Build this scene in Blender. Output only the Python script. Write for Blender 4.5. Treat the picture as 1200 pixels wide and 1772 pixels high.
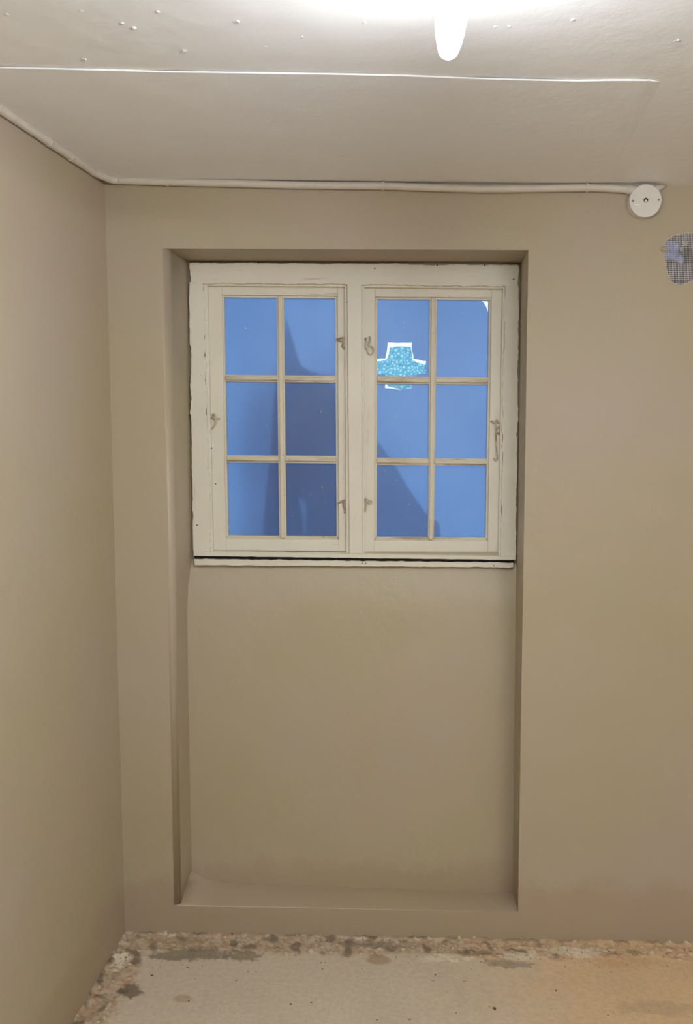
import bpy, bmesh, math, random
from mathutils import Vector, Euler, Matrix
from mathutils import noise as mnoise
from mathutils.geometry import tessellate_polygon

for o in list(bpy.data.objects):
    bpy.data.objects.remove(o, do_unlink=True)
scene = bpy.context.scene
C = scene.collection
random.seed(7)

# ------------------------------------------------------------------ camera
W, H, F = 1200.0, 1772.0, 1400.0
D, CH = 2.37, 1.43
PITCH, YAW = math.radians(4.4), math.radians(0.6)
cam_d = bpy.data.cameras.new('camera')
cam = bpy.data.objects.new('camera', cam_d)
C.objects.link(cam)
cam.location = (0, -D, CH)
cam.rotation_euler = (math.pi / 2 - PITCH, 0, YAW)
cam_d.sensor_fit = 'VERTICAL'
cam_d.sensor_height = 24.0
cam_d.lens = F / H * 24.0
cam_d.clip_start = 0.02
scene.camera = cam

# ------------------------------------------------------------------ sky, exposure
world = bpy.data.worlds.new('overcast_sky')
scene.world = world
world.use_nodes = True
bg = world.node_tree.nodes['Background']
bg.inputs[0].default_value = (0.86, 0.95, 1.0, 1)
bg.inputs[1].default_value = 1.35
scene.view_settings.view_transform = 'Standard'
scene.view_settings.look = 'None'
scene.view_settings.gamma = 1.0
scene.view_settings.use_curve_mapping = False
scene.view_settings.exposure = 0.0
LAMP_STRENGTH = 91.0

# ------------------------------------------------------------------ measuring helpers
ROT = Euler(cam.rotation_euler).to_matrix()
CAM = Vector(cam.location)
def ray(px, py):
    return ROT @ Vector(((px - W / 2) / F, -(py - H / 2) / F, -1.0))
def on_y(px, py, y=0.0):
    d = ray(px, py)
    return CAM + d * ((y - CAM.y) / d.y)
def on_plane(px, py, p, n):
    d = ray(px, py)
    return CAM + d * ((p - CAM).dot(n) / d.dot(n))

# ------------------------------------------------------------------ material helpers
def lin(r, g, b):
    f = lambda c: c / 12.92 if c <= 0.04045 else ((c + 0.055) / 1.055) ** 2.4
    return (f(r / 255), f(g / 255), f(b / 255), 1)

def newmat(name):
    m = bpy.data.materials.new(name)
    m.use_nodes = True
    nt = m.node_tree
    return m, nt, nt.nodes, nt.links, nt.nodes['Principled BSDF']

def noise_node(nt, scale, detail=4, rough=0.55, vec=None, stretch=None):
    n = nt.nodes.new('ShaderNodeTexNoise')
    n.inputs['Scale'].default_value = scale
    n.inputs['Detail'].default_value = detail
    n.inputs['Roughness'].default_value = rough
    if vec is not None:
        if stretch:
            mp = nt.nodes.new('ShaderNodeMapping')
            mp.inputs['Scale'].default_value = stretch
            nt.links.new(vec, mp.inputs['Vector'])
            vec = mp.outputs['Vector']
        nt.links.new(vec, n.inputs['Vector'])
    return n

def ramp(nt, fac, stops):
    r = nt.nodes.new('ShaderNodeValToRGB')
    while len(r.color_ramp.elements) > len(stops):
        r.color_ramp.elements.remove(r.color_ramp.elements[-1])
    while len(r.color_ramp.elements) < len(stops):
        r.color_ramp.elements.new(0.5)
    for e, (p, c) in zip(r.color_ramp.elements, stops):
        e.position = p
        e.color = c
    nt.links.new(fac, r.inputs['Fac'])
    return r

def mixc(nt, fac, a, b, blend='MIX'):
    m = nt.nodes.new('ShaderNodeMix')
    m.data_type = 'RGBA'
    m.blend_type = blend
    for sock, v in ((m.inputs[0], fac), (m.inputs[6], a), (m.inputs[7], b)):
        if isinstance(v, (int, float)):
            sock.default_value = v
        elif isinstance(v, tuple):
            sock.default_value = v
        else:
            nt.links.new(v, sock)
    return m.outputs[2]

def bump(nt, bsdf, h, strength, dist=0.005, prev=None):
    b = nt.nodes.new('ShaderNodeBump')
    b.inputs['Strength'].default_value = strength
    b.inputs['Distance'].default_value = dist
    nt.links.new(h, b.inputs['Height'])
    if prev is not None:
        nt.links.new(prev.outputs['Normal'], b.inputs['Normal'])
    nt.links.new(b.outputs['Normal'], bsdf.inputs['Normal'])
    return b

def objco(nt):
    return nt.nodes.new('ShaderNodeTexCoord').outputs['Object']

def plaster(name, col_a, col_b, rough=0.6, fine=0.25, stain=None):
    m, nt, N, L, B = newmat(name)
    v = objco(nt)
    big = noise_node(nt, 1.7, 3, 0.5, v)
    r = ramp(nt, big.outputs['Fac'], [(0.32, col_a), (0.68, col_b)])
    col = r.outputs['Color']
    if stain:
        sn = noise_node(nt, 9, 5, 0.6, v)
        sp = nt.nodes.new('ShaderNodeSeparateXYZ')
        L.new(v, sp.inputs[0])
        ad = nt.nodes.new('ShaderNodeMath'); ad.operation = 'MULTIPLY_ADD'
        L.new(sn.outputs['Fac'], ad.inputs[0]); ad.inputs[1].default_value = -0.16
        L.new(sp.outputs['Z'], ad.inputs[2])
        rr = ramp(nt, ad.outputs[0], [(0.0, (1, 1, 1, 1)), (stain[1], (0, 0, 0, 1))])
        f = nt.nodes.new('ShaderNodeMath'); f.operation = 'MULTIPLY'
        L.new(rr.outputs['Color'], f.inputs[0]); f.inputs[1].default_value = stain[2]
        col = mixc(nt, f.outputs[0], col, stain[0])
    L.new(col, B.inputs['Base Color'])
    B.inputs['Roughness'].default_value = rough
    n1 = noise_node(nt, 11, 3, 0.5, v)
    n2 = noise_node(nt, 160, 4, 0.6, v)
    b1 = bump(nt, B, n1.outputs['Fac'], 0.25, 0.012)
    bump(nt, B, n2.outputs['Fac'], fine, 0.0012, b1)
    return m

def painted_wood(name, base, dirt, amount, grain=(1, 1, 1), rough=0.42):
    m, nt, N, L, B = newmat(name)
    v = objco(nt)
    n = noise_node(nt, 26, 6, 0.65, v, grain)
    tone = noise_node(nt, 3.5, 3, 0.5, v)
    t = ramp(nt, tone.outputs['Fac'], [(0.3, tuple(c * 0.92 for c in base[:3]) + (1,)), (0.7, base)])
    r = ramp(nt, n.outputs['Fac'], [(1 - amount - 0.07, (0, 0, 0, 1)), (1 - amount + 0.07, (1, 1, 1, 1))])
    f = nt.nodes.new('ShaderNodeMath'); f.operation = 'MULTIPLY'
    L.new(r.outputs['Color'], f.inputs[0]); f.inputs[1].default_value = 0.75
    chips = noise_node(nt, 95, 3, 0.5, v)
    cr = ramp(nt, chips.outputs['Fac'], [(0.735, (0, 0, 0, 1)), (0.77, (1, 1, 1, 1))])
    c = mixc(nt, f.outputs[0], t.outputs['Color'], dirt)
    c = mixc(nt, cr.outputs['Color'], c, lin(98, 80, 58))
    L.new(c, B.inputs['Base Color'])
    B.inputs['Roughness'].default_value = rough
    fine = noise_node(nt, 60, 5, 0.6, v, grain)
    bump(nt, B, fine.outputs['Fac'], 0.35, 0.0016)
    return m

def plain(name, col, rough=0.45, metal=0.0, var=0.08, scale=40):
    m, nt, N, L, B = newmat(name)
    v = objco(nt)
    n = noise_node(nt, scale, 4, 0.6, v)
    r = ramp(nt, n.outputs['Fac'], [(0.3, tuple(c * (1 - var) for c in col[:3]) + (1,)), (0.7, col)])
    L.new(r.outputs['Color'], B.inputs['Base Color'])
    B.inputs['Roughness'].default_value = rough
    B.inputs['Metallic'].default_value = metal
    bump(nt, B, n.outputs['Fac'], 0.1, 0.001)
    return m

M = {}
WALL_A, WALL_B = (0.412, 0.348, 0.220, 1), (0.426, 0.354, 0.272, 1)
M['wall'] = plaster('beige_wall_paint', WALL_A, WALL_B, 0.5, 0.2, (lin(150, 112, 84), 0.05, 0.22))
M['ceiling'] = plaster('white_ceiling_paint', (0.885, 0.885, 0.89, 1), (0.91, 0.91, 0.92, 1), 0.5, 0.25)
CREAM = (0.765, 0.72, 0.60, 1)
DIRT = lin(150, 122, 84)
M['frame_v'] = painted_wood('cream_paint_upright', CREAM, DIRT, 0.30, (2.2, 2.2, 0.16))
M['frame_h'] = painted_wood('cream_paint_rail', CREAM, DIRT, 0.30, (0.16, 2.2, 2.2))
M['worn_h'] = painted_wood('worn_cream_bar', (0.66, 0.60, 0.46, 1), lin(150, 122, 88), 0.44, (0.22, 2.5, 2.5))
M['worn_v'] = painted_wood('worn_cream_bar_upright', (0.70, 0.64, 0.49, 1), lin(150, 126, 92), 0.33, (2.5, 2.5, 0.22))
M['hook'] = painted_wood('painted_hook_metal', (0.60, 0.53, 0.39, 1), lin(128, 98, 66), 0.46, (1, 1, 1), 0.35)
M['dark'] = plain('dark_hole', (0.012, 0.009, 0.006, 1), 0.9)
M['pipe'] = plain('painted_conduit', (0.66, 0.60, 0.52, 1), 0.4, 0, 0.07, 22)
M['box'] = plain('white_plastic', (0.74, 0.71, 0.66, 1), 0.28, 0, 0.04, 30)
M['glint'] = plain('glint_white', (0.93, 0.93, 0.93, 1), 0.2, 0, 0.02)  # brighter white that paints a highlight on the box cover
M['screw'] = plain('screw_metal', (0.30, 0.26, 0.21, 1), 0.4, 0.6)
M['mesh_wire'] = plain('painted_wire', (0.72, 0.70, 0.70, 1), 0.5)
M['duct'] = plain('dusty_duct', (0.07, 0.068, 0.07, 1), 0.9, 0, 0.4)
M['lamp_base'] = plain('lamp_housing', (0.66, 0.63, 0.60, 1), 0.4)

def mat_glass():
    m, nt, N, L, B = newmat('old_window_glass')
    N.remove(B)
    out = N['Material Output']
    v = objco(nt)
    tr = N.new('ShaderNodeBsdfTransparent'); tr.inputs[0].default_value = (0.94, 0.955, 0.96, 1)
    gl = N.new('ShaderNodeBsdfGlossy'); gl.inputs['Roughness'].default_value = 0.45
    fr = N.new('ShaderNodeFresnel'); fr.inputs['IOR'].default_value = 1.45
    m1 = N.new('ShaderNodeMixShader')
    L.new(fr.outputs[0], m1.inputs[0]); L.new(tr.outputs[0], m1.inputs[1]); L.new(gl.outputs[0], m1.inputs[2])
    df = N.new('ShaderNodeBsdfDiffuse'); df.inputs[0].default_value = (0.66, 0.70, 0.74, 1)
    sp = noise_node(nt, 55, 3, 0.6, v, (1.6, 1, 0.7))
    r = ramp(nt, sp.outputs['Fac'], [(0.695, (0.035, 0.035, 0.035, 1)), (0.745, (0.5, 0.5, 0.5, 1))])
    m2 = N.new('ShaderNodeMixShader')
    L.new(r.outputs['Color'], m2.inputs[0]); L.new(m1.outputs[0], m2.inputs[1]); L.new(df.outputs[0], m2.inputs[2])
    wv = noise_node(nt, 9, 2, 0.5, v)
    b = N.new('ShaderNodeBump'); b.inputs['Strength'].default_value = 0.15; b.inputs['Distance'].default_value = 0.004
    L.new(wv.outputs['Fac'], b.inputs['Height']); L.new(b.outputs['Normal'], gl.inputs['Normal'])
    L.new(m2.outputs[0], out.inputs['Surface'])
    return m
M['glass'] = mat_glass()

def mat_film(name, ca, cb, scale, clear=0.0, stops=(0.35, 0.65), detail=4, voronoi=False, clear_col=(1, 1, 1, 1)):
    m, nt, N, L, B = newmat(name)
    N.remove(B)
    out = N['Material Output']
    v = objco(nt)
    if voronoi:
        dn = noise_node(nt, 60, 2, 0.5, v)
        mx = mixc(nt, 0.006, v, dn.outputs['Color'], 'ADD')
        n = N.new('ShaderNodeTexVoronoi'); n.feature = 'DISTANCE_TO_EDGE'
        n.inputs['Scale'].default_value = scale
        L.new(mx, n.inputs['Vector']); fac = n.outputs['Distance']
    else:
        n = noise_node(nt, scale, detail, 0.5, v); fac = n.outputs['Fac']
    r = ramp(nt, fac, [(stops[0], ca), (stops[1], cb)])
    t = N.new('ShaderNodeBsdfTranslucent'); L.new(r.outputs['Color'], t.inputs[0])
    d = N.new('ShaderNodeBsdfDiffuse'); L.new(r.outputs['Color'], d.inputs[0])
    mx = N.new('ShaderNodeMixShader'); mx.inputs[0].default_value = 0.12
    L.new(t.outputs[0], mx.inputs[1]); L.new(d.outputs[0], mx.inputs[2])
    last = mx
    if clear > 0:
        tp = N.new('ShaderNodeBsdfTransparent'); tp.inputs[0].default_value = clear_col
        m2 = N.new('ShaderNodeMixShader'); m2.inputs[0].default_value = clear
        L.new(mx.outputs[0], m2.inputs[1]); L.new(tp.outputs[0], m2.inputs[2])
        last = m2
    L.new(last.outputs[0], out.inputs['Surface'])
    return m
M['sheet'] = mat_film('blue_plastic_film', (0.092, 0.212, 0.485, 1), (0.110, 0.242, 0.53, 1), 5)
M['flap'] = mat_film('blue_plastic_fold', (0.30, 0.38, 0.50, 1), (0.42, 0.48, 0.56, 1), 7, 0.22, clear_col=(0.9, 0.9, 0.9, 1))
M['patch'] = mat_film('cyan_textured_film', (0.05, 0.34, 0.56, 1), (0.34, 0.80, 0.95, 1), 95, 0.0, (0.02, 0.30), voronoi=True)

def mat_lamp():
    m, nt, N, L, B = newmat('glowing_diffuser')
    B.inputs['Base Color'].default_value = (0.9, 0.9, 0.88, 1)
    B.inputs['Emission Color'].default_value = (0.885, 0.94, 1.0, 1)
    B.inputs['Emission Strength'].default_value = LAMP_STRENGTH
    return m
M['lamp'] = mat_lamp()

def mat_floor():
    m, nt, N, L, B = newmat('bare_concrete_floor')
    v = objco(nt)
    a = N.new('ShaderNodeAttribute'); a.attribute_name = 'stain'
    n = noise_node(nt, 70, 6, 0.65, v)
    r = ramp(nt, n.outputs['Fac'], [(0.3, (0.86, 0.855, 0.84, 1)), (0.7, (1.06, 1.06, 1.06, 1))])
    c = mixc(nt, 1.0, a.outputs['Color'], r.outputs['Color'], 'MULTIPLY')
    sp = noise_node(nt, 55, 2, 0.5, v)
    sr = ramp(nt, sp.outputs['Fac'], [(0.735, (0, 0, 0, 1)), (0.75, (1, 1, 1, 1))])
    c = mixc(nt, sr.outputs['Color'], c, lin(92, 70, 48))
    L.new(c, B.inputs['Base Color'])
    B.inputs['Roughness'].default_value = 0.7
    bump(nt, B, n.outputs['Fac'], 0.16, 0.003)
    return m
M['floor'] = mat_floor()
M['crumb'] = plain('mortar_crumb', lin(176, 156, 122), 0.9, 0, 0.45, 60)

# ------------------------------------------------------------------ mesh helpers
def link(name, me, mat, parent=None):
    o = bpy.data.objects.new(name, me)
    C.objects.link(o)
    if mat is not None and not me.materials:
        me.materials.append(M[mat])
    if parent is not None:
        o.parent = parent
    return o

def mesh_obj(name, verts, faces, mat, parent=None, smooth=False):
    me = bpy.data.meshes.new(name)
    me.from_pydata([tuple(v) for v in verts], [], faces)
    if smooth:
        for p in me.polygons:
            p.use_smooth = True
    me.update()
    return link(name, me, mat, parent)

def bm_obj(name, bm, mat, parent=None, smooth=False):
    bmesh.ops.recalc_face_normals(bm, faces=bm.faces)
    me = bpy.data.meshes.new(name)
    bm.to_mesh(me); bm.free()
    if smooth:
        for p in me.polygons:
            p.use_smooth = True
    return link(name, me, mat, parent)

def empty(name, loc=(0, 0, 0), parent=None):
    o = bpy.data.objects.new(name, None)
    o.empty_display_size = 0.05
    C.objects.link(o)
    o.location = loc
    if parent is not None:
        o.parent = parent
    return o

def tag(o, label, cat=None, kind=None, group=None):
    o['label'] = label
    if cat: o['category'] = cat
    if kind: o['kind'] = kind
    if group: o['group'] = group
    return o

def prism(bm, front, depth, bev=0.0, jitter=0.0, seg=0):
    """front: 4 points TL TR BR BL on one y plane; extruded towards +y by depth."""
    pts = [Vector(p) for p in front]
    if seg:
        out = []
        for i in range(4):
            a, b = pts[i], pts[(i + 1) % 4]
            n = max(1, int((b - a).length / seg))
            for k in range(n):
                p = a.lerp(b, k / n)
                if jitter and k:
                    d = (b - a).normalized()
                    nrm = Vector((d.z, 0, -d.x))
                    p += nrm * jitter * mnoise.noise(p * 60)
                out.append(p)
        pts = out
    f = [bm.verts.new(p) for p in pts]
    k = [bm.verts.new(p + Vector((0, depth, 0))) for p in pts]
    n = len(pts)
    ff = bm.faces.new(f)
    bm.faces.new(k[::-1])
    for i in range(n):
        bm.faces.new((f[i], k[i], k[(i + 1) % n], f[(i + 1) % n]))
    if bev:
        bmesh.ops.bevel(bm, geom=list(ff.edges), offset=bev, segments=2, affect='EDGES', profile=0.6)

def qbox(name, px4, y, depth, mat, parent=None, bev=0.0015, jitter=0.0, seg=0):
    bm = bmesh.new()
    prism(bm, [on_y(x, yy, y) for x, yy in px4], depth, bev, jitter, seg)
    return bm_obj(name, bm, mat, parent)

def sweep(bm, pts, rad, sides=8, cap=True):
    pts = [Vector(p) for p in pts]
    rings = []
    up = Vector((0, 0, 1))
    prev = None
    for i, p in enumerate(pts):
        t = (pts[min(i + 1, len(pts) - 1)] - pts[max(i - 1, 0)]).normalized()
        if prev is None:
            a = t.cross(up)
            if a.length < 1e-3: a = t.cross(Vector((0, 1, 0)))
        else:
            a = prev - t * prev.dot(t)
        a.normalize(); prev = a
        b = t.cross(a)
        r = rad[i] if isinstance(rad, (list, tuple)) else rad
        rings.append([bm.verts.new(p + (a * math.cos(s * 2 * math.pi / sides) + b * math.sin(s * 2 * math.pi / sides)) * r) for s in range(sides)])
    for r0, r1 in zip(rings, rings[1:]):
        for s in range(sides):
            bm.faces.new((r0[s], r0[(s + 1) % sides], r1[(s + 1) % sides], r1[s]))
    if cap:
        bm.faces.new(rings[0][::-1]); bm.faces.new(rings[-1])

def smooth_path(pts, n=6):
    pts = [Vector(p) for p in pts]
    P = [pts[0] * 2 - pts[1]] + pts + [pts[-1] * 2 - pts[-2]]
    out = []
    for i in range(1, len(P) - 2):
        for k in range(n):
            t = k / n
            a, b, c, d = P[i - 1], P[i], P[i + 1], P[i + 2]
            out.append(0.5 * ((2 * b) + (c - a) * t + (2 * a - 5 * b + 4 * c - d) * t * t + (3 * b - a - 3 * c + d) * t ** 3))
    out.append(pts[-1])
    return out

def disc_y(bm, c, r, depth, seg=32, bev=0.0):
    """short cylinder whose flat face looks along -y, front centre at c"""
    prof = [(0.0, 0.0), (r - bev, 0.0)]
    if bev:
        for k in range(1, 5):
            a = k / 4 * math.pi / 2
            prof.append((r - bev + math.sin(a) * bev, bev - math.cos(a) * bev))
    else:
        prof.append((r, 0.0))
    prof.append((r, depth))
    cen = bm.verts.new(c)
    rings = []
    for rr, yy in prof[1:]:
        rings.append([bm.verts.new((c[0] + rr * math.cos(2 * math.pi * s / seg), c[1] + yy, c[2] + rr * math.sin(2 * math.pi * s / seg))) for s in range(seg)])
    for s in range(seg):
        bm.faces.new((cen, rings[0][(s + 1) % seg], rings[0][s]))
    for r0, r1 in zip(rings, rings[1:]):
        for s in range(seg):
            bm.faces.new((r0[s], r0[(s + 1) % seg], r1[(s + 1) % seg], r1[s]))
    bm.faces.new(rings[-1])

# ------------------------------------------------------------------ the room
FL, FR = on_y(217, 1615), on_y(1200, 1634)            # back wall meets the floor
CL, CR = on_y(181, 309), on_y(1200, 320)              # back wall meets the ceiling
fs = (FR.z - FL.z) / (FR.x - FL.x)
cs = (CR.z - CL.z) / (CR.x - CL.x)
def floor_z(x): return FL.z + (x - FL.x) * fs
def ceil_z(x): return CL.z + (x - CL.x) * cs
FN = Vector((-fs, 0, 1)).normalized()
CN = Vector((-cs, 0, 1)).normalized()
XR, YB = 2.0, -4.6
LB = on_plane(128, 1772, FL, FN)                      # left wall, near, at the floor
LT = on_plane(0, 187, CL, CN)                         # left wall, near, at the ceiling
def left_floor_x(y): return FL.x + (LB.x - FL.x) * (y / LB.y)
def left_ceil_x(y): return CL.x + (LT.x - CL.x) * (y / LT.y)

# wall_back : front face with niche opening and vent opening, niche reveals, niche back
V, Fc, SM = [], [], []
def addv(p):
    V.append(tuple(p)); return len(V) - 1
def addf(idx, smooth=False):
    Fc.append(tuple(idx)); SM.append(smooth)

R_ = 0.022                                            # rounded left arris of the niche
nTL, nTR, nBR, nBL = on_y(293, 430), on_y(915, 433), on_y(897, 1578), on_y(312, 1567)
hole = [nTL + Vector((-R_, 0, 0)), nTR, nBR, nBL + Vector((-R_, 0, 0))]
VENT_PX = [(1151, 421), (1163, 410), (1188, 405), (1212, 408), (1227, 424), (1228, 445), (1217, 465),
           (1203, 479), (1190, 489), (1176, 492), (1164, 487), (1156, 470), (1152, 445)]
vent = [on_y(*p) for p in VENT_PX]
vent = smooth_path(vent + [vent[0]], 3)[:-1]
outer = [Vector((FL.x, 0, floor_z(FL.x) - 0.05)), Vector((CL.x, 0, ceil_z(CL.x) + 0.03)),
         Vector((XR, 0, ceil_z(XR) + 0.03)), Vector((XR, 0, floor_z(XR) - 0.05))]
loops = [outer, hole, vent]
flat = [p for l in loops for p in l]
base = [addv(p) for p in flat]
for t in tessellate_polygon([[Vector((p.x, p.z, 0)) for p in l] for l in loops]):
    addf([base[i] for i in t])

# rounded left arris
arc = []
for k in range(7):
    a = k / 6 * math.pi / 2
    ox, oy = -R_ + math.sin(a) * R_, R_ - math.cos(a) * R_
    arc.append((addv(nTL + Vector((ox, oy, 0))), addv(nBL + Vector((ox, oy, 0)))))
for (a0, b0), (a1, b1) in zip(arc, arc[1:]):
    addf((a0, a1, b1, b0), True)
ct = addv(nTL); addf([ct] + [a for a, b in arc])
cb = addv(nBL); addf([cb] + [b for a, b in arc][::-1])

# niche back: rows of (left px, right px, depth)
ROWS = [((326, 453), (901, 456), .178), ((333, 968), (894, 976), .176), ((330, 985), (894, 989), .166),
        ((326, 1015), (893, 1018), .147), ((324, 1060), (893, 1063), .133), ((328, 1300), (890, 1303), .124),
        ((332, 1507), (888, 1546), .116)]
rows = [(on_y(*l, d), on_y(*r, d)) for l, r, d in ROWS]
wl, wr = on_y(342, 470, .178), on_y(885, 470, .178)   # opening behind the window frame
NCOL = 14
fr = [0, .045, .10] + [.10 + .90 * k / (NCOL - 2) for k in range(1, NCOL - 1)]
grid = []
for ri in range(1, len(rows)):
    l, r = rows[ri]
    line = []
    for t in fr:
        p = l.lerp(r, t)
        if ri == len(rows) - 1 and t >= 0.045:       # plaster lump climbs only in the left corner
            q0, q1 = on_y(372, 1527, .116), on_y(888, 1546, .116)
            p.z = q0.z + (q1.z - q0.z) * (p.x - q0.x) / (q1.x - q0.x)
            if t < 0.08: p.z += 0.008
        line.append(addv(p))
    grid.append(line)
for g0, g1 in zip(grid, grid[1:]):
    for k in range(len(fr) - 1):
        addf((g0[k], g0[k + 1], g1[k + 1], g1[k]), True)
# band of niche back around the window frame (the frame fills the opening)
tl, tr = rows[0]; bl, br = rows[1]
iz_t, iz_b = tl.z - 0.03, bl.z + 0.025
il, ir = wl.x, wr.x
q = [addv(tl), addv(tr), addv(br), addv(bl)]
w = [addv((il, .178, iz_t)), addv((ir, .178, iz_t)), addv((ir, .176, iz_b)), addv((il, .176, iz_b))]
for k in range(4):
    addf((q[k], q[(k + 1) % 4], w[(k + 1) % 4], w[k]))
# opening through the wall
w2 = [addv(Vector(V[i]) + Vector((0, .085, 0))) for i in w]
for k in range(4):
    addf((w[k], w[(k + 1) % 4], w2[(k + 1) % 4], w2[k]))
# reveals
def strip(front_top, front_bot, pts):
    """front edge from front_top to front_bot, matched to each inner point by its height"""
    fr_, in_ = [], []
    for p in pts:
        t = (front_top.z - p.z) / (front_top.z - front_bot.z)
        t = min(max(t, 0), 1)
        fr_.append(addv(front_top.lerp(front_bot, t))); in_.append(addv(p))
    for k in range(len(pts) - 1):
        addf((fr_[k], fr_[k + 1], in_[k + 1], in_[k]), True)
    return fr_, in_
lpts = [rows[0][0]] + [r[0] for r in rows[1:]]
rpts = [rows[0][1]] + [r[1] for r in rows[1:]]
ft, it = strip(nTL + Vector((0, R_, 0)), nBL + Vector((0, R_, 0)), lpts)
# triangles closing the left reveal at head and foot
a = addv(nTL + Vector((0, R_, 0))); addf((a, ft[0], it[0]))
a = addv(nBL + Vector((0, R_, 0))); addf((ft[-1], a, it[-1]))
ft2, it2 = strip(nTR, nBR, rpts)
a = addv(nTR); addf((a, ft2[0], it2[0]))
a = addv(nBR); addf((ft2[-1], a, it2[-1]))
# head reveal
addf((addv(nTL + Vector((0, R_, 0))), addv(nTL), addv(nTR), addv(rows[0][1]), addv(rows[0][0])))
# ledge at the foot
front = [nBL.lerp(nBR, t) for t in fr]
lf = [addv(p) for p in front]
mid = []
for k, t in enumerate(fr):
    b_ = Vector(V[grid[-1][k]])
    m_ = front[k].lerp(b_, 0.5); m_.z += 0.004 if k else 0.012
    mid.append(addv(m_))
last = [addv(V[i]) for i in grid[-1]]
for k in range(len(fr) - 1):
    addf((lf[k], lf[k + 1], mid[k + 1], mid[k]), True)
    addf((mid[k], mid[k + 1], last[k + 1], last[k]), True)
a = addv(nBL + Vector((0, R_, 0))); addf((lf[0], mid[0], last[0], a), True)
wall_back = mesh_obj('wall_back', V, Fc, 'wall')
for p, s in zip(wall_back.data.polygons, SM):
    p.use_smooth = s
tag(wall_back, 'beige plastered wall with a tall window niche', kind='structure')

def quadgrid(name, a, b, c, d, n, m, mat):
    """a-b along top, d-c along bottom"""
    vs, fs_ = [], []
    for j in range(m + 1):
        for i in range(n + 1):
            vs.append(a.lerp(b, i / n).lerp(d.lerp(c, i / n), j / m))
    for j in range(m):
        for i in range(n):
            k = j * (n + 1) + i
            fs_.append((k, k + 1, k + n + 2, k + n + 1))
    return mesh_obj(name, vs, fs_, mat, smooth=True)
up, dn = Vector((0, 0, .03)), Vector((0, 0, -.05))
def lwf(y): x = left_floor_x(y); return Vector((x, y, floor_z(x)))
def lwc(y): x = left_ceil_x(y); return Vector((x, y, ceil_z(x)))
wl_ = quadgrid('wall_left', lwc(0) + up, lwc(YB) + up, lwf(YB) + dn, lwf(0) + dn, 24, 16, 'wall')
tag(wl_, 'plain beige plastered wall on the left', kind='structure')
wr_ = quadgrid('wall_right', Vector((XR, 0, ceil_z(XR))) + up, Vector((XR, YB, ceil_z(XR))) + up, Vector((XR, YB, floor_z(XR))) + dn, Vector((XR, 0, floor_z(XR))) + dn, 4, 4, 'wall')
tag(wr_, 'beige plastered wall on the right, out of view', kind='structure')
wq = quadgrid('wall_rear', lwc(YB) + up, Vector((XR, YB, ceil_z(XR))) + up, Vector((XR, YB, floor_z(XR))) + dn, lwf(YB) + dn, 4, 4, 'wall')
tag(wq, 'beige plastered wall behind the viewer', kind='structure')

# ceiling, with the thin lower board along the back wall
cv = [Vector((-1.6, .0, ceil_z(-1.6))), Vector((XR, .0, ceil_z(XR))), Vector((XR, YB, ceil_z(XR))), Vector((-1.6, YB, ceil_z(-1.6)))]
ceiling = mesh_obj('ceiling', cv, [(0, 1, 2, 3)], 'ceiling')
tag(ceiling, 'white painted ceiling with a straight board joint', kind='structure')
def on_ceil(px, py, drop=0.0): return on_plane(px, py, CL - Vector((0, 0, drop)), CN)
edge = [on_ceil(*p, .0036) for p in [(-60, 117), (0, 118), (130, 121), (280, 125), (420, 127), (560, 129), (700, 132), (800, 136), (900, 139), (1000, 141), (1060, 140), (1122, 140)]]
bm = bmesh.new()
near = [Vector((-1.1, edge[0].y, ceil_z(-1.1) - .0036))] + edge
wb, wt, wf = [], [], []
for i, p in enumerate(near):
    fx = min(p.x, edge[-1].x)
    wb.append(bm.verts.new(p)); wt.append(bm.verts.new(p + Vector((0, 0.0, .0046))))
    wf.append(bm.verts.new((fx if i < len(near) - 1 else fx + .03, 0.0, ceil_z(fx) - .003)))
for i in range(len(near) - 1):
    bm.faces.new((wb[i], wb[i + 1], wf[i + 1], wf[i]))
    bm.faces.new((wt[i], wt[i + 1], wb[i + 1], wb[i]))
# the right end feathers out into the ceiling
e0 = edge[-1]
fa = bm.verts.new((e0.x + .03, e0.y + .012, ceil_z(e0.x + .03) - .0002)); fb = bm.verts.new((e0.x + .12, 0, ceil_z(e0.x + .1) - .0002))
bm.faces.new((wb[-1], fa, fb, wf[-1])); bm.faces.new((wt[-1], fa, wb[-1]))
panel = bm_obj('board', bm, 'ceiling', ceiling)
bm = bmesh.new()
prev = None
for p in smooth_path(edge[1:], 8):
    w_ = .0018 * max(0.12, min(1, .5 + 1.6 * mnoise.noise(Vector((p.x * 5, 2, 0)))))
    z_ = ceil_z(p.x) - .0004
    cur = (bm.verts.new((p.x, p.y - .0006, z_)), bm.verts.new((p.x, p.y - .0006 - w_, z_)))
    if prev: bm.faces.new((prev[0], cur[0], cur[1], prev[1]))
    prev = cur
bm_obj('joint_crack', bm, 'dark', ceiling)

for px, py, r in ((145, 103, .0045), (212, 41, .004), (232, 49, .004), (410, 38, .0055), (320, 88, .005), (141, 19, .003), (273, 21, .003), (12, 25, .003), (631, 40, .004), (282, 130, .004), (45, 239, .005), (857, 47, .0035), (882, 46, .003), (992, 35, .004), (1171, 71, .0045), (523, 64, .003), (460, 81, .003)):
    bm = bmesh.new()
    bmesh.ops.create_icosphere(bm, subdivisions=2, radius=r, matrix=Matrix.Translation(on_ceil(px, py, .001)) @ Matrix.Scale(.16, 4, (0, 0, 1)))
    for v in bm.verts: v.co += v.normal * r * .5 * mnoise.noise(v.co * 200)
    bm_obj('paint_blister', bm, 'ceiling', ceiling, smooth=True)

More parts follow.
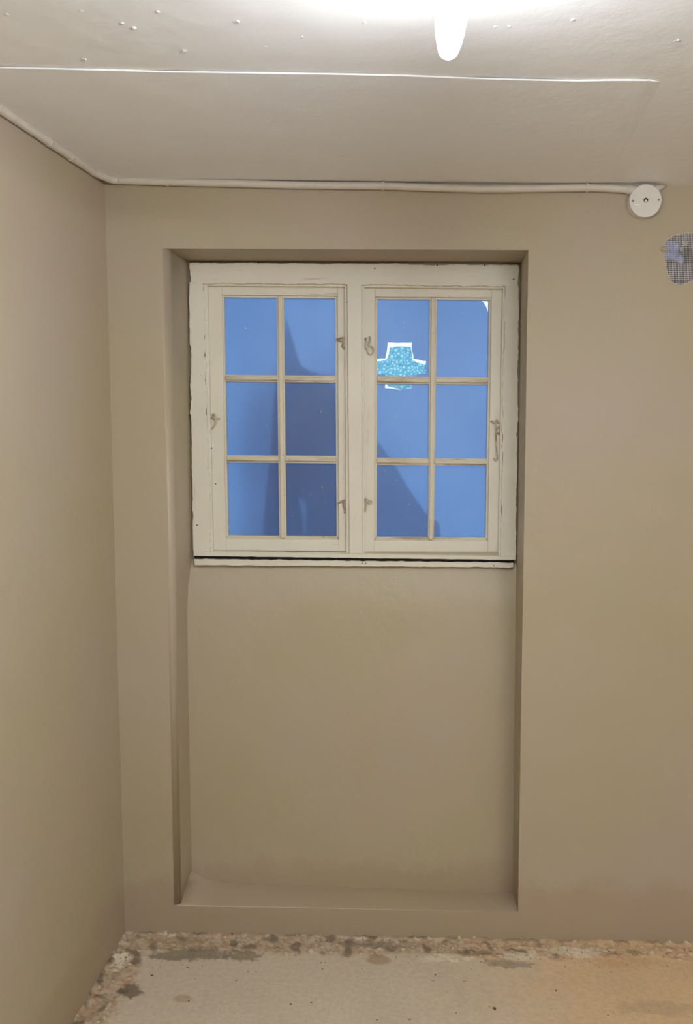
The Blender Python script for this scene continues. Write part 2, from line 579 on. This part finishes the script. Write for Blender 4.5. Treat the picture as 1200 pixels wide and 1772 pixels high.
# floor: cement screed, crumbling along the walls
def wall_dist(x, y):
    return min(-y, (x - left_floor_x(y)) * 0.97)
def px_floor(px, py): p = on_plane(px, py, FL, FN); return (p.x, p.y)
def blob(x, y, c, rx, ry, n=0.35, rot=0.0):
    dx, dy = x - c[0], y - c[1]
    if rot:
        dx, dy = dx * math.cos(rot) + dy * math.sin(rot), -dx * math.sin(rot) + dy * math.cos(rot)
    d = math.sqrt((dx / rx) ** 2 + (dy / ry) ** 2) + n * mnoise.noise(Vector((x * 30, y * 30, 3))) + (n - .1) * mnoise.noise(Vector((x * 95, y * 95, 7)))
    return 1 - min(max((d - .8) / .35, 0), 1)
def sstep(a, b, v):
    t = min(max((v - a) / (b - a), 0), 1); return t * t * (3 - 2 * t)
BASE1, BASE2 = Vector(lin(197, 182, 160)[:3]), Vector(lin(208, 178, 139)[:3])
BROWN, GREY, DARK, PALE, RUST = [Vector(lin(*c)[:3]) for c in ((160, 130, 100), (130, 117, 97), (98, 84, 68), (226, 214, 190), (182, 134, 94))]
stains = [(px_floor(317, 1728), .027, .016, BROWN, .55), (px_floor(655, 1661), .036, .022, BROWN, .7),
          (px_floor(330, 1652), .115, .028, GREY, .85), (px_floor(420, 1655), .05, .02, GREY, .8), (px_floor(228, 1716), .03, .028, DARK, .8), (px_floor(213, 1717), .02, .012, DARK, .8),
          (px_floor(640, 1637), .10, .014, GREY, .8), (px_floor(880, 1668), .07, .018, GREY, .6), (px_floor(900, 1655), .06, .02, PALE, .5),
          (px_floor(210, 1664), .022, .035, PALE, .8), (px_floor(1000, 1648), .09, .02, PALE, .5), (px_floor(770, 1660), .07, .02, PALE, .5),
          (px_floor(1080, 1665), .10, .03, RUST, .25), (px_floor(830, 1650), .07, .015, DARK, .55), (px_floor(300, 1630), .1, .015, BROWN, .5),
          (px_floor(1140, 1745), .12, .03, GREY, .25), (px_floor(150, 1755), .03, .03, BROWN, .6)]
def floor_sample(x, y):
    d = wall_dist(x, y)
    v = Vector((x, y, 0))
    n1 = mnoise.fractal(v * 9, 1.0, 2.0, 4)
    n2 = mnoise.fractal(v * 42 + Vector((5, 1, 0)), 0.9, 2.0, 4)
    width = .105 + .035 * n1 - .02 * sstep(.4, 1.0, x)
    band = 1 - sstep(width * .75, width, d)
    c = BASE1.lerp(BASE2, sstep(.1, .8, x + .15 * n1))
    c = c * (1 + .05 * mnoise.noise(v * 6))
    m = band * (.35 + .65 * sstep(-.25, .25, n2))
    side = 1 - .45 * sstep(.45, .8, x)
    c = c.lerp(BROWN.lerp(RUST, sstep(-.1, .35, n1) * .3), .85 * m * side)
    c = c.lerp(PALE, band * .6 * sstep(.32, .55, n2))
    c = c.lerp(DARK, band * .7 * sstep(.2, .45, mnoise.noise(v * 26 + Vector((9, 9, 0)))) * side)
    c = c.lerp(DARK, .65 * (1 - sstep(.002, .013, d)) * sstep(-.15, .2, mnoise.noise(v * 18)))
    for p, rx, ry, col, a in stains:
        if abs(x - p[0]) < rx * 1.7 and abs(y - p[1]) < ry * 1.7:
            c = c.lerp(col, a * blob(x, y, p, rx, ry, .14 if col is BROWN else .6))
    h = band * (.003 + .0035 * n2 + .0014 * mnoise.noise(v * 120)) + .004 * (1 - sstep(0, .02, d)) * (1 + 1.5 * n2) + .0006 * n1
    return floor_z(x) + h, c
fv, ff, fcol = [], [], []
xs = [-1.3, -1.0] + [-.86 + .0045 * i for i in range(int(2.05 / .0045))] + [1.3, 1.6, XR]
ys = [.0] + [-.0035 * (i + 1) for i in range(int(.52 / .0035))] + [-.6, -.8, -1.2, -1.8, -2.5, -3.5, YB]
for y in ys:
    for x in xs:
        z, c = floor_sample(x, y)
        fv.append((x, y, z)); fcol.extend((c.x, c.y, c.z, 1.0))
nx = len(xs)
for j in range(len(ys) - 1):
    for i in range(nx - 1):
        k = j * nx + i
        ff.append((k, k + nx, k + nx + 1, k + 1))
floor = mesh_obj('floor', fv, ff, 'floor', smooth=True)
at = floor.data.color_attributes.new('stain', 'FLOAT_COLOR', 'POINT')
at.data.foreach_set('color', fcol)
tag(floor, 'bare tan concrete floor with stains and a crumbling edge', kind='structure')

# ------------------------------------------------------------------ window_1
win = empty('window_1', on_y(614, 978, .17))
tag(win, 'old cream wooden casement window with twelve small panes', kind='structure')
WI = Matrix.Translation(-win.location)
def part(o, parent=win):
    o.parent = parent
    o.matrix_parent_inverse = parent.matrix_basis.inverted() if parent.parent is None else (parent.parent.matrix_basis @ parent.matrix_basis).inverted()
    return o
YF, YS, YG = .156, .182, .203      # faces of frame, sash, glass
J = dict(jitter=.0062, seg=.011)
part(qbox('head', [(328, 455), (899, 459), (897, 495), (330, 489)], YF, .075, 'frame_h', bev=.003, **J))
part(qbox('jamb', [(328, 488), (352, 488), (364, 955), (335, 955)], YF + .001, .075, 'frame_v', bev=.003, **J))
part(qbox('jamb', [(875, 494), (898, 494), (893, 964), (867, 963)], YF + .001, .075, 'frame_v', bev=.003, **J))
part(qbox('mullion', [(601, 491), (626, 491), (627, 958), (605, 958)], YF, .07, 'frame_v', bev=.002))
# narrow rabbet beads beside jambs and mullion
for q4 in ([(352, 489), (359, 490), (369, 955), (364, 955)], [(597, 491), (601, 491), (605, 957), (600, 957)],
           [(626, 491), (631, 491), (631, 958), (627, 958)], [(871, 494), (875, 494), (867, 963), (863, 963)],
           [(355, 487), (600, 489), (600, 496), (358, 494.5)], [(627, 490), (874, 493), (873, 499.5), (630, 497)]):
    part(qbox('bead', q4, YF + .010, .06, 'frame_v', bev=.0015))
part(qbox('sill', [(335, 954), (893, 963), (893, 969), (335, 962)], YF - .006, .08, 'frame_h', bev=.0025, jitter=.001, seg=.02))
part(qbox('sill_gap', [(337, 960), (890, 967), (890, 976), (337, 970)], YF + .006, .02, 'dark', bev=0))
part(qbox('apron_strip', [(336, 967.5), (889, 974), (889, 981.5), (337, 978)], YF - .003, .03, 'frame_h', bev=.002, jitter=.0035, seg=.012))

def sash(cfg):
    s = part(empty('sash', on_y((cfg['L'][1] + cfg['R'][1]) / 2, cfg['bot'][1], YS) - win.location), win)
    s.matrix_parent_inverse = Matrix.Identity(4)
    def sp(o): return part(o, s)
    gt, gb = cfg['rows'][0][0], cfg['rows'][-1][1]
    T, Bt = cfg['top'], cfg['bot'][1]
    def lerpx(pair, y): return pair[0] + (pair[1] - pair[0]) * (y - T) / (Bt - T)
    Lo, Ro = cfg['L'], cfg['R']
    Li, Ri = cfg['gl'][0], cfg['gl'][3]
    skew = cfg['skew']
    e = 4                                     # visible glazing bevel inside the stiles
    def Y(x, y): return y + skew * (x - Lo[0])
    def P(pair, y): x = lerpx(pair, y); return (x, Y(x, y))
    li, ri = tuple(v - e for v in Li), tuple(v + e for v in Ri)
    sp(qbox('stile', [P(Lo, T), P(li, T), P(li, Bt), P(Lo, Bt)], YS, .04, 'frame_v', bev=.002))
    sp(qbox('stile', [P(ri, T), P(Ro, T), P(Ro, Bt), P(ri, Bt)], YS, .04, 'frame_v', bev=.002))
    sp(qbox('rail', [P(li, T), P(ri, T), P(ri, gt - e), P(li, gt - e)], YS, .04, 'frame_h', bev=.002))
    sp(qbox('rail', [P(li, gb + e + 2), P(ri, gb + e + 2), P(ri, Bt), P(li, Bt)], YS, .04, 'frame_h', bev=.002))
    # worn glazing beads round the glass
    yb = YS + .010
    sp(qbox('glazing_bead', [P(li, gt - e), P(ri, gt - e), P(Ri, gt), P(Li, gt)], yb, .022, 'frame_h', bev=.0008))
    sp(qbox('glazing_bead', [P(Li, gb), P(Ri, gb), P(ri, gb + e + 2), P(li, gb + e + 2)], yb, .022, 'worn_h', bev=.0008))
    sp(qbox('glazing_bead', [P(li, gt - e), P(Li, gt), P(Li, gb), P(li, gb + e)], yb, .022, 'worn_v', bev=.0008))
    sp(qbox('glazing_bead', [P(Ri, gt), P(ri, gt - e), P(ri, gb + e), P(Ri, gb)], yb, .022, 'worn_v', bev=.0008))
    # bars: one upright, two cross bars, each with a proud narrow nose
    m0, m1 = cfg['gl'][1], cfg['gl'][2]
    a3 = lambda p, q, t: tuple(u + (w_ - u) * t for u, w_ in zip(p, q))
    bm_ = bmesh.new()
    prism(bm_, [on_y(*P(m0, gt - 1), YS + .009), on_y(*P(m1, gt - 1), YS + .009), on_y(*P(m1, gb + 1), YS + .009), on_y(*P(m0, gb + 1), YS + .009)], .02, .001)
    n0, n1 = a3(m0, m1, .24), a3(m0, m1, .76)
    prism(bm_, [on_y(*P(n0, gt - 3), YS + .001), on_y(*P(n1, gt - 3), YS + .001), on_y(*P(n1, gb + 4), YS + .001), on_y(*P(n0, gb + 4), YS + .001)], .012, .0015)
    sp(bm_obj('muntin', bm_, 'worn_v'))
    for r0, r1 in zip(cfg['rows'], cfg['rows'][1:]):
        for (c0, c1) in ((Li, m0), (m1, Ri)):
            t0, t1 = r0[1], r1[0]
            bm_ = bmesh.new()
            prism(bm_, [on_y(*P(c0, t0), YS + .010), on_y(*P(c1, t0), YS + .010), on_y(*P(c1, t1), YS + .010), on_y(*P(c0, t1), YS + .010)], .019, .001)
            u0, u1 = t0 + (t1 - t0) * .22, t0 + (t1 - t0) * .74
            prism(bm_, [on_y(*P(c0, u0), YS + .003), on_y(*P(c1, u0), YS + .003), on_y(*P(c1, u1), YS + .003), on_y(*P(c0, u1), YS + .003)], .012, .0015)
            sp(bm_obj('muntin', bm_, 'worn_h'))
    for (t, b) in cfg['rows']:
        for (c0, c1) in ((Li, m0), (m1, Ri)):
            g = 2
            c0_, c1_ = tuple(v - g for v in c0), tuple(v + g for v in c1)
            sp(qbox('pane', [P(c0_, t - g), P(c1_, t - g), P(c1_, b + g), P(c0_, b + g)], YG, .003, 'glass', bev=0))
    return s
sash(dict(top=492, bot=(492, 952), L=(358, 368), R=(598, 601), skew=.010,
          gl=[(387.5, 395.5), (478, 484), (491, 496), (580, 583)], rows=[(514, 648), (660, 787), (800, 926)]))
sash(dict(top=496, bot=(496, 957), L=(630, 630), R=(872, 863), skew=.008,
          gl=[(653.5, 652), (744, 741), (757, 751), (847.5, 840.5)], rows=[(517.5, 651), (664, 792), (804.5, 929)]))

# hooks and eyes
def wire(name, pts, y, r, parent=win, mat='hook', lift=None):
    bm_ = bmesh.new()
    P3 = []
    for i, p in enumerate(pts):
        P3.append(on_y(p[0], p[1], y - (p[2] if len(p) > 2 else 0)))
    sweep(bm_, smooth_path(P3, 5), r * 1.25, 8)
    o = bm_obj(name, bm_, mat, smooth=True)
    part(o, parent)
    return o
def ring(cx, cy, rx, ry, z=.004, n=12, a0=0, a1=360):
    return [(cx + rx * math.cos(math.radians(a0 + (a1 - a0) * k / n)), cy + ry * math.sin(math.radians(a0 + (a1 - a0) * k / n)), z) for k in range(n + 1)]
def eye(cx, cy):
    wire('screw_eye', ring(cx, cy, 2.6, 3.0, .006), YS, .0013)
# left stile of left sash: short bent hook
wire('hook', [(366, 724, 0), (369, 717, .008), (373, 720, .012), (373.5, 730, .013), (371, 737, .010), (367, 741, .004)], YS, .0022)
wire('hook_pin', [(366, 722, -.002), (371, 724, .010), (381, 725, .002)], YS, .0017)
wire('hook', [(585, 588, .004), (591, 584, .010), (595, 585, .008), (595, 592, .010), (593, 598, .010), (596, 604, .002)], YS, .0020)
wire('hook_pin', [(583, 586, 0), (590, 590, .008), (596, 590, .004)], YS, .0017)
wire('hook', [(640, 583, 0), (641, 589, .010), (639, 597, .012), (641, 600, .011)], YS, .0024)
wire('hook', ring(642, 606, 5.2, 7.0, .008, 14, -110, 200), YS, .0017)
wire('hook_pin', [(630, 588, 0), (635, 586, .010), (632, 600, .009), (634, 604, .001)], YS, .0020)
wire('hook', [(631, 865, .002), (634, 863, .010), (641, 866, .012), (644, 868, .012), (640, 870, .012), (633, 866, .010)], YS, .0017)
wire('hook_pin', [(633, 868, -.002), (634, 872, .010), (633, 879, .006), (632, 886, .0)], YS, .0022)
wire('hook', [(584, 870, .0), (590, 868, .008), (597, 865, .010)], YS, .0017)
wire('hook_pin', [(596, 866, .008), (595, 873, .010), (597, 882, .004), (597, 888, 0)], YS, .0022)
wire('hook', [(863, 733, .004), (861, 727, .010), (858, 731, .012), (859, 742, .010), (859, 765, .008), (860.5, 785, .008), (861, 793, .007), (858, 797, .005), (855, 793, .002)], YS, .0019)
wire('hook_pin', [(850, 729, 0), (857, 731, .010), (862, 727, .010)], YS, .0022)
wire('screw_eye', ring(863, 744, 3.2, 5.5, .008), YS, .0018)
# nail holes in the paint
for px, py, yy in ((448, 454.5, YF), (649, 464.5, YF), (757, 459.5, YF), (839, 459.8, YF), (889.5, 483, YF), (366, 776, YF + .010), (341, 909, YF), (373, 837, YS), (627, 974.5, YF - .003), (633, 975, YF - .003), (855, 979, YF - .003)):
    bm = bmesh.new()
    p = on_y(px, py, yy - .0006)
    disc_y(bm, (p.x, p.y, p.z), .0022, .002, 8)
    part(bm_obj('nail_hole', bm, 'dark'))

# ------------------------------------------------------------------ blue plastic sheet outside the panes
YP = .275
def grid_sheet(name, outline, holes, y, mat, parent=None, wob=.004, hz=0.0):
    loops = [[on_y(*p, y) for p in l] for l in [outline] + holes]
    fl = [p for l in loops for p in l]
    tri = tessellate_polygon([[Vector((p.x, p.z, 0)) for p in l] for l in loops])
    bm_ = bmesh.new()
    vs = [bm_.verts.new(p) for p in fl]
    for t in tri:
        try: bm_.faces.new([vs[i] for i in t])
        except ValueError: pass
    return bm_obj(name, bm_, mat, parent)
sheet_root = empty('plastic_sheet', on_y(610, 985, YP))
tag(sheet_root, 'pale blue translucent plastic sheet hanging outside behind the window panes', 'plastic sheet')
corner = [(829, 500), (831, 519), (838, 524), (842, 531), (845, 541), (846.5, 556), (858, 560), (915, 562), (915, 1000), (310, 1000), (310, 430), (829, 430)]
cross = [(672, 593), (713, 593), (715, 621), (737, 625), (737, 646), (713, 651), (712, 672), (690, 674), (667, 671), (668, 650), (640, 647), (640, 623), (668, 620)]
def jag(poly, amp, n=5):
    out = []
    for i, (x, y) in enumerate(poly):
        x2, y2 = poly[(i + 1) % len(poly)]
        for k in range(n):
            t = k / n
            px, py = x + (x2 - x) * t, y + (y2 - y) * t
            out.append((px + amp * mnoise.noise(Vector((px * .31, py * .31, 1))), py + amp * mnoise.noise(Vector((px * .31, py * .31, 8)))))
    return out
cross = jag(cross, 1.6)
o = grid_sheet('film', corner, [cross], YP, 'sheet'); part(o, sheet_root)
inner = [(675, 601), (690, 599.5), (712, 600.5), (714, 622), (722, 627), (733, 630), (738, 631), (738, 647), (713.5, 652), (711, 671), (700, 674.5), (690, 673), (671, 668), (667, 650), (639, 648), (639, 626), (660, 624), (669.5, 622), (672, 618)]
inner = jag(inner, 1.5, 3)
def crinkle(name, outline, y, mat):
    loops = [on_y(*p, y) for p in outline]
    bm_ = bmesh.new()
    vs = [bm_.verts.new(p) for p in loops]
    for t in tessellate_polygon([[Vector((p.x, p.z, 0)) for p in loops]]):
        try: bm_.faces.new([vs[i] for i in t])
        except ValueError: pass
    bmesh.ops.subdivide_edges(bm_, edges=bm_.edges[:], cuts=2, use_grid_fill=True)
    for v in bm_.verts:
        v.co.y += .002 * mnoise.noise(v.co * 60)
    return bm_obj(name, bm_, mat)
o = crinkle('patch', inner, YP - .008, 'patch'); part(o, sheet_root)
o['label'] = 'bright cyan crinkled cross-shaped patch'
o = grid_sheet('fold', [(496, 552), (512, 605), (521, 634), (548, 645), (562, 651), (600, 693), (683, 803), (705, 842), (737, 888), (760, 905), (770, 1000), (449, 1000), (458, 880), (470, 760), (474, 690), (482, 640)],
               [[(516, 858), (522, 866), (528, 868), (532, 878), (529, 900), (532, 925), (529, 924), (524, 896), (519, 874)]], YP + .004, 'flap'); part(o, sheet_root)
o['label'] = 'darker doubled fold of the sheet'
o = grid_sheet('fold', [(462, 652), (600, 652), (600, 1000), (560, 1000), (420, 1000), (424, 760), (430, 690)], [], YP + .045, 'flap'); part(o, sheet_root)

# ------------------------------------------------------------------ conduit along ceiling
cond = empty('conduit_pipe', (0, 0, 0))
tag(cond, 'off-white painted cable conduit running along the ceiling corner to the round box', 'conduit')
RC = .0102
path = []
for y in (-4.5, -3.2, -2.4, -1.6, -1.1, -.8, -.55, -.35, -.22, -.12, -.07):
    x = left_ceil_x(y)
    path.append(Vector((x + RC, y, ceil_z(x) - .0095)))
for ox, oy in ((.0125, -.045), (.021, -.024), (.038, -.0135), (.06, -.011)):
    path.append(Vector((CL.x + ox, oy, ceil_z(CL.x) - .0095)))
for px, py in ((290, 315), (380, 317), (500, 320), (600, 321.5), (663, 322), (740, 324.5), (830, 327), (920, 326.5), (1016, 325), (1060, 326.5), (1098, 329)):
    path.append(on_y(px, py, -.011))
bm = bmesh.new()
sweep(bm, smooth_path(path, 5), RC, 14)
tube = bm_obj('pipe', bm, 'pipe', cond, smooth=True)
def clip(px, py, y, along):
    """small strap over the pipe with a nail into the ceiling"""
    c = on_y(px, py, y)
    t = along.normalized()
    side = Vector((0, 0, 1))
    out_ = t.cross(side).normalized()
    if out_.dot(CAM - c) < 0: out_ = -out_
    bm_ = bmesh.new()
    r0, r1, hw = RC + .0002, RC + .0022, .004
    prev = None
    n = 10
    for k in range(n + 1):
        a = math.radians(-100 + 200 * k / n)
        d = out_ * math.cos(a) + side * math.sin(a)
        cur = [bm_.verts.new(c + d * r + t * w_) for r in (r0, r1) for w_ in (-hw, hw)]
        if prev:
            for i0, i1 in ((2, 3), (0, 2), (3, 1), (1, 0)):
                bm_.faces.new((prev[i0], prev[i1], cur[i1], cur[i0]))
        prev = cur
    s = bm_obj('clip', bm_, 'pipe', cond)
    bm_ = bmesh.new()
    top = c + side * (RC + .0045) + out_ * .003
    sweep(bm_, [top - out_ * .004, top + out_ * .001, top + out_ * .004], [.002, .0038, .0026], 8)
    nl = bm_obj('nail', bm_, 'hook'); nl.parent = s
for px, py in ((290, 315), (663, 322), (1016, 325)):
    clip(px, py, -.011, Vector((1, 0, 0)))
for y in (-.30, -.20):
    x = left_ceil_x(y); c = Vector((x + RC, y, ceil_z(x) - .0095))
    bm = bmesh.new()
    sweep(bm, [c + Vector((0, -.004, 0)), c + Vector((0, .004, 0))], RC + .002, 14)
    s = bm_obj('clip', bm, 'pipe', cond)
    bm = bmesh.new()
    t = c + Vector((.008, 0, RC - .001))
    sweep(bm, [t, t + Vector((.005, -.002, -.003))], [.002, .0034], 8)
    nl = bm_obj('nail', bm, 'hook'); nl.parent = s

# ------------------------------------------------------------------ round junction box
jc = on_y(1118.5, 347, -.026)
jb = empty('junction_box', (jc.x, 0, jc.z))
tag(jb, 'round white plastic junction box on the wall at the conduit end', 'junction box')
JR = .0455
def jpart(name, bm_, mat, parent=jb, smooth=False):
    o_ = bm_obj(name, bm_, mat, smooth=smooth); part(o_, parent); return o_
bm = bmesh.new(); disc_y(bm, (jc.x, -.020, jc.z), JR - .0015, .020, 48); jpart('base', bm, 'box')
bm = bmesh.new(); disc_y(bm, (jc.x, -.026, jc.z), JR, .009, 48, .003); cover = jpart('cover', bm, 'box')
for dx, dz in ((-.0365, -.001), (.036, .002)):
    bm = bmesh.new(); disc_y(bm, (jc.x + dx, -.0268, jc.z + dz), .0035, .003, 12); jpart('screw', bm, 'screw')
bm = bmesh.new(); disc_y(bm, (jc.x, -.0266, jc.z + .001), .0066, .003, 20); jpart('centre_hole', bm, 'dark')
bm = bmesh.new(); disc_y(bm, (jc.x, -.0274, jc.z - .001), .0040, .003, 16, .001); jpart('knob', bm, 'box')
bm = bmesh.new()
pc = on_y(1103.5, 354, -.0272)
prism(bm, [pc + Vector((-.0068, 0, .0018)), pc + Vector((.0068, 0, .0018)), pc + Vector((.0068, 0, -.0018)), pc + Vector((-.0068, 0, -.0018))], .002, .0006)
jpart('painted_glint', bm, 'glint')  # small white bar standing in for a specular glint on the cover
bm = bmesh.new()
sweep(bm, [on_y(1130, 333, -.012), on_y(1138, 327, -.010), on_y(1146, 324, -.006), on_y(1154, 322, -.001)], [.014, .010, .006, .002], 10)
jpart('cable_stub', bm, 'pipe', smooth=True)
bm = bmesh.new()
sweep(bm, [on_y(1085, 328.5, -.011), on_y(1096, 329, -.011), on_y(1104, 330, -.012)], [RC + .002, RC + .002, RC + .001], 14)
jpart('pipe_socket', bm, 'pipe', smooth=True)

# ------------------------------------------------------------------ vent with wire mesh
vc = sum(vent, Vector()) / len(vent)
vroot = empty('vent_mesh', vc)
tag(vroot, 'oval wall vent covered with pale wire mesh at the right edge', 'vent')
from mathutils.geometry import intersect_line_line_2d
def spans(horizontal, c):
    hits = []
    n = len(vent)
    for i in range(n):
        a_, b_ = vent[i], vent[(i + 1) % n]
        u0, u1 = (a_.z, b_.z) if horizontal else (a_.x, b_.x)
        if (u0 - c) * (u1 - c) < 0:
            t = (c - u0) / (u1 - u0)
            q_ = a_.lerp(b_, t); hits.append(q_.x if horizontal else q_.z)
    return (min(hits), max(hits)) if len(hits) >= 2 else None
bm = bmesh.new()
z0, z1 = min(p.z for p in vent), max(p.z for p in vent)
x0, x1 = min(p.x for p in vent), max(p.x for p in vent)
def bar(bm_, a_, b_, r):
    sweep(bm_, [a_, b_], r, 4, False)
c = z0 + .003
while c < z1:
    s = spans(True, c)
    if s: bar(bm, Vector((s[0] - .003, -.001 + .001 * mnoise.noise(Vector((c * 90, 0, 0))), c)), Vector((s[1] + .003, -.001, c)), .00072)
    c += .0056
c = x0 + .002
while c < x1:
    s = spans(False, c)
    if s: bar(bm, Vector((c, -.0015, s[0] - .003)), Vector((c, -.0015, s[1] + .003)), .0006)
    c += .0043
part(tag(bm_obj('wire_grid', bm, 'mesh_wire'), 'fine square wire grid', kind='stuff'), vroot)
# painted plaster lip and lumps
for (px, py, r) in ((1150, 431, .009), (1144, 429, .005), (1187, 420, .007), (1180, 431, .005)):
    bm = bmesh.new()
    bmesh.ops.create_icosphere(bm, subdivisions=2, radius=r, matrix=Matrix.Translation(on_y(px, py, 0)) @ Matrix.Scale(.45, 4, (0, 1, 0)))
    for v in bm.verts: v.co += v.normal * r * .4 * mnoise.noise(v.co * 150)
    part(bm_obj('paint_lump', bm, 'wall', smooth=True), vroot)
mm, nt, N_, L_, B_ = newmat('grey_blue_cloth')
cn = noise_node(nt, 30, 4, .6, objco(nt))
cr_ = ramp(nt, cn.outputs['Fac'], [(.35, lin(96, 128, 200)), (.65, lin(170, 190, 235))])
L_.new(cr_.outputs['Color'], B_.inputs['Base Color'])
M['rag'] = mm
bm = bmesh.new()
rag = [on_y(*p, .012) for p in ((1149, 420), (1160, 417), (1170, 420), (1178, 426), (1176, 438), (1184, 447), (1180, 456), (1168, 450), (1149, 446))]
rag = smooth_path(rag + [rag[0]], 4)[:-1]
rc = sum(rag, Vector()) / len(rag)
rings = []
for t in (1.0, .75, .5, .25):                          # crumpled front, flat back
    rings.append([bm.verts.new(rc.lerp(p, t) + Vector((0, .006 * mnoise.noise(rc.lerp(p, t) * 70), 0))) for p in rag])
cen = bm.verts.new(rc)
back_ = [bm.verts.new(p + Vector((0, .008, 0))) for p in rag]
n_ = len(rag)
for r0, r1 in zip(rings, rings[1:]):
    for k in range(n_): bm.faces.new((r0[k], r0[(k + 1) % n_], r1[(k + 1) % n_], r1[k]))
for k in range(n_):
    bm.faces.new((rings[-1][k], rings[-1][(k + 1) % n_], cen))
    bm.faces.new((back_[k], back_[(k + 1) % n_], rings[0][(k + 1) % n_], rings[0][k]))
bm.faces.new(back_)
part(bm_obj('backing_scrap', bm, 'rag'), vroot)['label'] = 'pale blue scrap stuck behind the wire'
nv = len(vent)
duct = mesh_obj('duct', [p for p in vent] + [p + Vector((0, .215, 0)) for p in vent], [(k, (k + 1) % nv, nv + (k + 1) % nv, nv + k) for k in range(nv)], 'duct', smooth=True)
part(duct, vroot)
bm = bmesh.new()
vcap = [p + Vector((0, .21, 0)) for p in vent]
f0, f1 = [bm.verts.new(p) for p in vcap], [bm.verts.new(p + Vector((0, .01, 0))) for p in vcap]
bm.faces.new(f0); bm.faces.new(f1[::-1])
for k in range(nv): bm.faces.new((f0[k], f1[k], f1[(k + 1) % nv], f0[(k + 1) % nv]))
part(bm_obj('duct_end', bm, 'dark'), vroot)

# ------------------------------------------------------------------ ceiling lamp
LR, LEN = .025, 1.25
tip = on_plane(776, 108, CL - Vector((0, 0, .145)), CN)
def batten(x, y, rz, label, lz=-.132):
    """a tube diffuser under a narrow housing; the root stands on the ceiling at the tube's tip"""
    lamp = empty('ceiling_lamp', (x, y, ceil_z(x)))
    lamp.rotation_euler.z = rz
    tag(lamp, label, 'lamp', group='ceiling batten lamps')
    prof = [(0, 0), (.010, .004), (.016, .014), (.019, .035), (.022, .070), (LR, .13), (LR, .3), (LR, LEN - .1), (.024, LEN - .04), (.012, LEN), (0, LEN)]
    bm = bmesh.new()
    sweep(bm, [Vector((0, -d, lz)) for r, d in prof], [max(r, .0008) for r, d in prof], 20)
    bm_obj('diffuser', bm, 'lamp', lamp, smooth=True)
    bm = bmesh.new()
    hw, zb_, y0_, y1_ = .020, lz + LR * .55, -.14, -LEN + .05
    vs = [bm.verts.new(p) for p in ((-hw, y0_, zb_), (hw, y0_, zb_), (hw, y1_, zb_), (-hw, y1_, zb_),
                                    (-hw, y0_, zb_ + .035), (hw, y0_, zb_ + .035), (hw, y1_, zb_ + .035), (-hw, y1_, zb_ + .035))]
    for f_ in ((0, 1, 2, 3), (7, 6, 5, 4), (0, 4, 5, 1), (1, 5, 6, 2), (2, 6, 7, 3), (3, 7, 4, 0)):
        bm.faces.new([vs[i] for i in f_])
    bmesh.ops.bevel(bm, geom=bm.edges[:], offset=.003, segments=2, affect='EDGES')
    bm_obj('housing', bm, 'lamp_base', lamp)
    for yy in (-.3, -LEN + .3):
        bm = bmesh.new()
        sweep(bm, [Vector((0, yy, zb_ + .034)), Vector((0, yy, -.012)), Vector((0, yy, -.0115)), Vector((0, yy, 0))], [.008, .008, .02, .02], 12)
        bm_obj('ceiling_stem', bm, 'lamp_base', lamp)
    bm = bmesh.new()
    sweep(bm, [Vector((0, .002, lz)), Vector((0, -.003, lz))], [.003, .005], 10)
    bm_obj('end_cap', bm, 'lamp_base', lamp)
batten(tip.x, tip.y, -.075, 'glowing white tubular batten lamp on the ceiling in front of the window')
batten(1.88, -2.95, -math.pi / 2, 'added unseen tubular fill lamp across the ceiling behind the viewer', -.20)  # unseen fill lamp, added to brighten walls and ceiling

# ------------------------------------------------------------------ crumbs of mortar along the wall
bm = bmesh.new()
rnd = random.Random(11)
for i in range(520):
    if rnd.random() < .8:
        x = rnd.uniform(-.62, 1.15); y = -abs(rnd.gauss(.03, .045)) - .006
    else:
        y = -rnd.uniform(.01, .45); x = left_floor_x(y) + abs(rnd.gauss(.02, .03)) + .01
    if x < left_floor_x(y) + .008: continue
    z, _ = floor_sample(x, y)
    r = rnd.uniform(.001, .0034) * (1.5 if rnd.random() < .1 else 1)
    mt = Matrix.Translation((x, y, z + r * .3)) @ Euler((rnd.random() * 6, rnd.random() * 6, rnd.random() * 6)).to_matrix().to_4x4() @ Matrix.Diagonal((1, rnd.uniform(.6, 1), rnd.uniform(.4, .8), 1))
    bmesh.ops.create_icosphere(bm, subdivisions=1, radius=r, matrix=mt)
cr = bm_obj('mortar_crumbs', bm, 'crumb')
tag(cr, 'small loose mortar crumbs scattered along the floor edge', 'crumbs', kind='stuff')
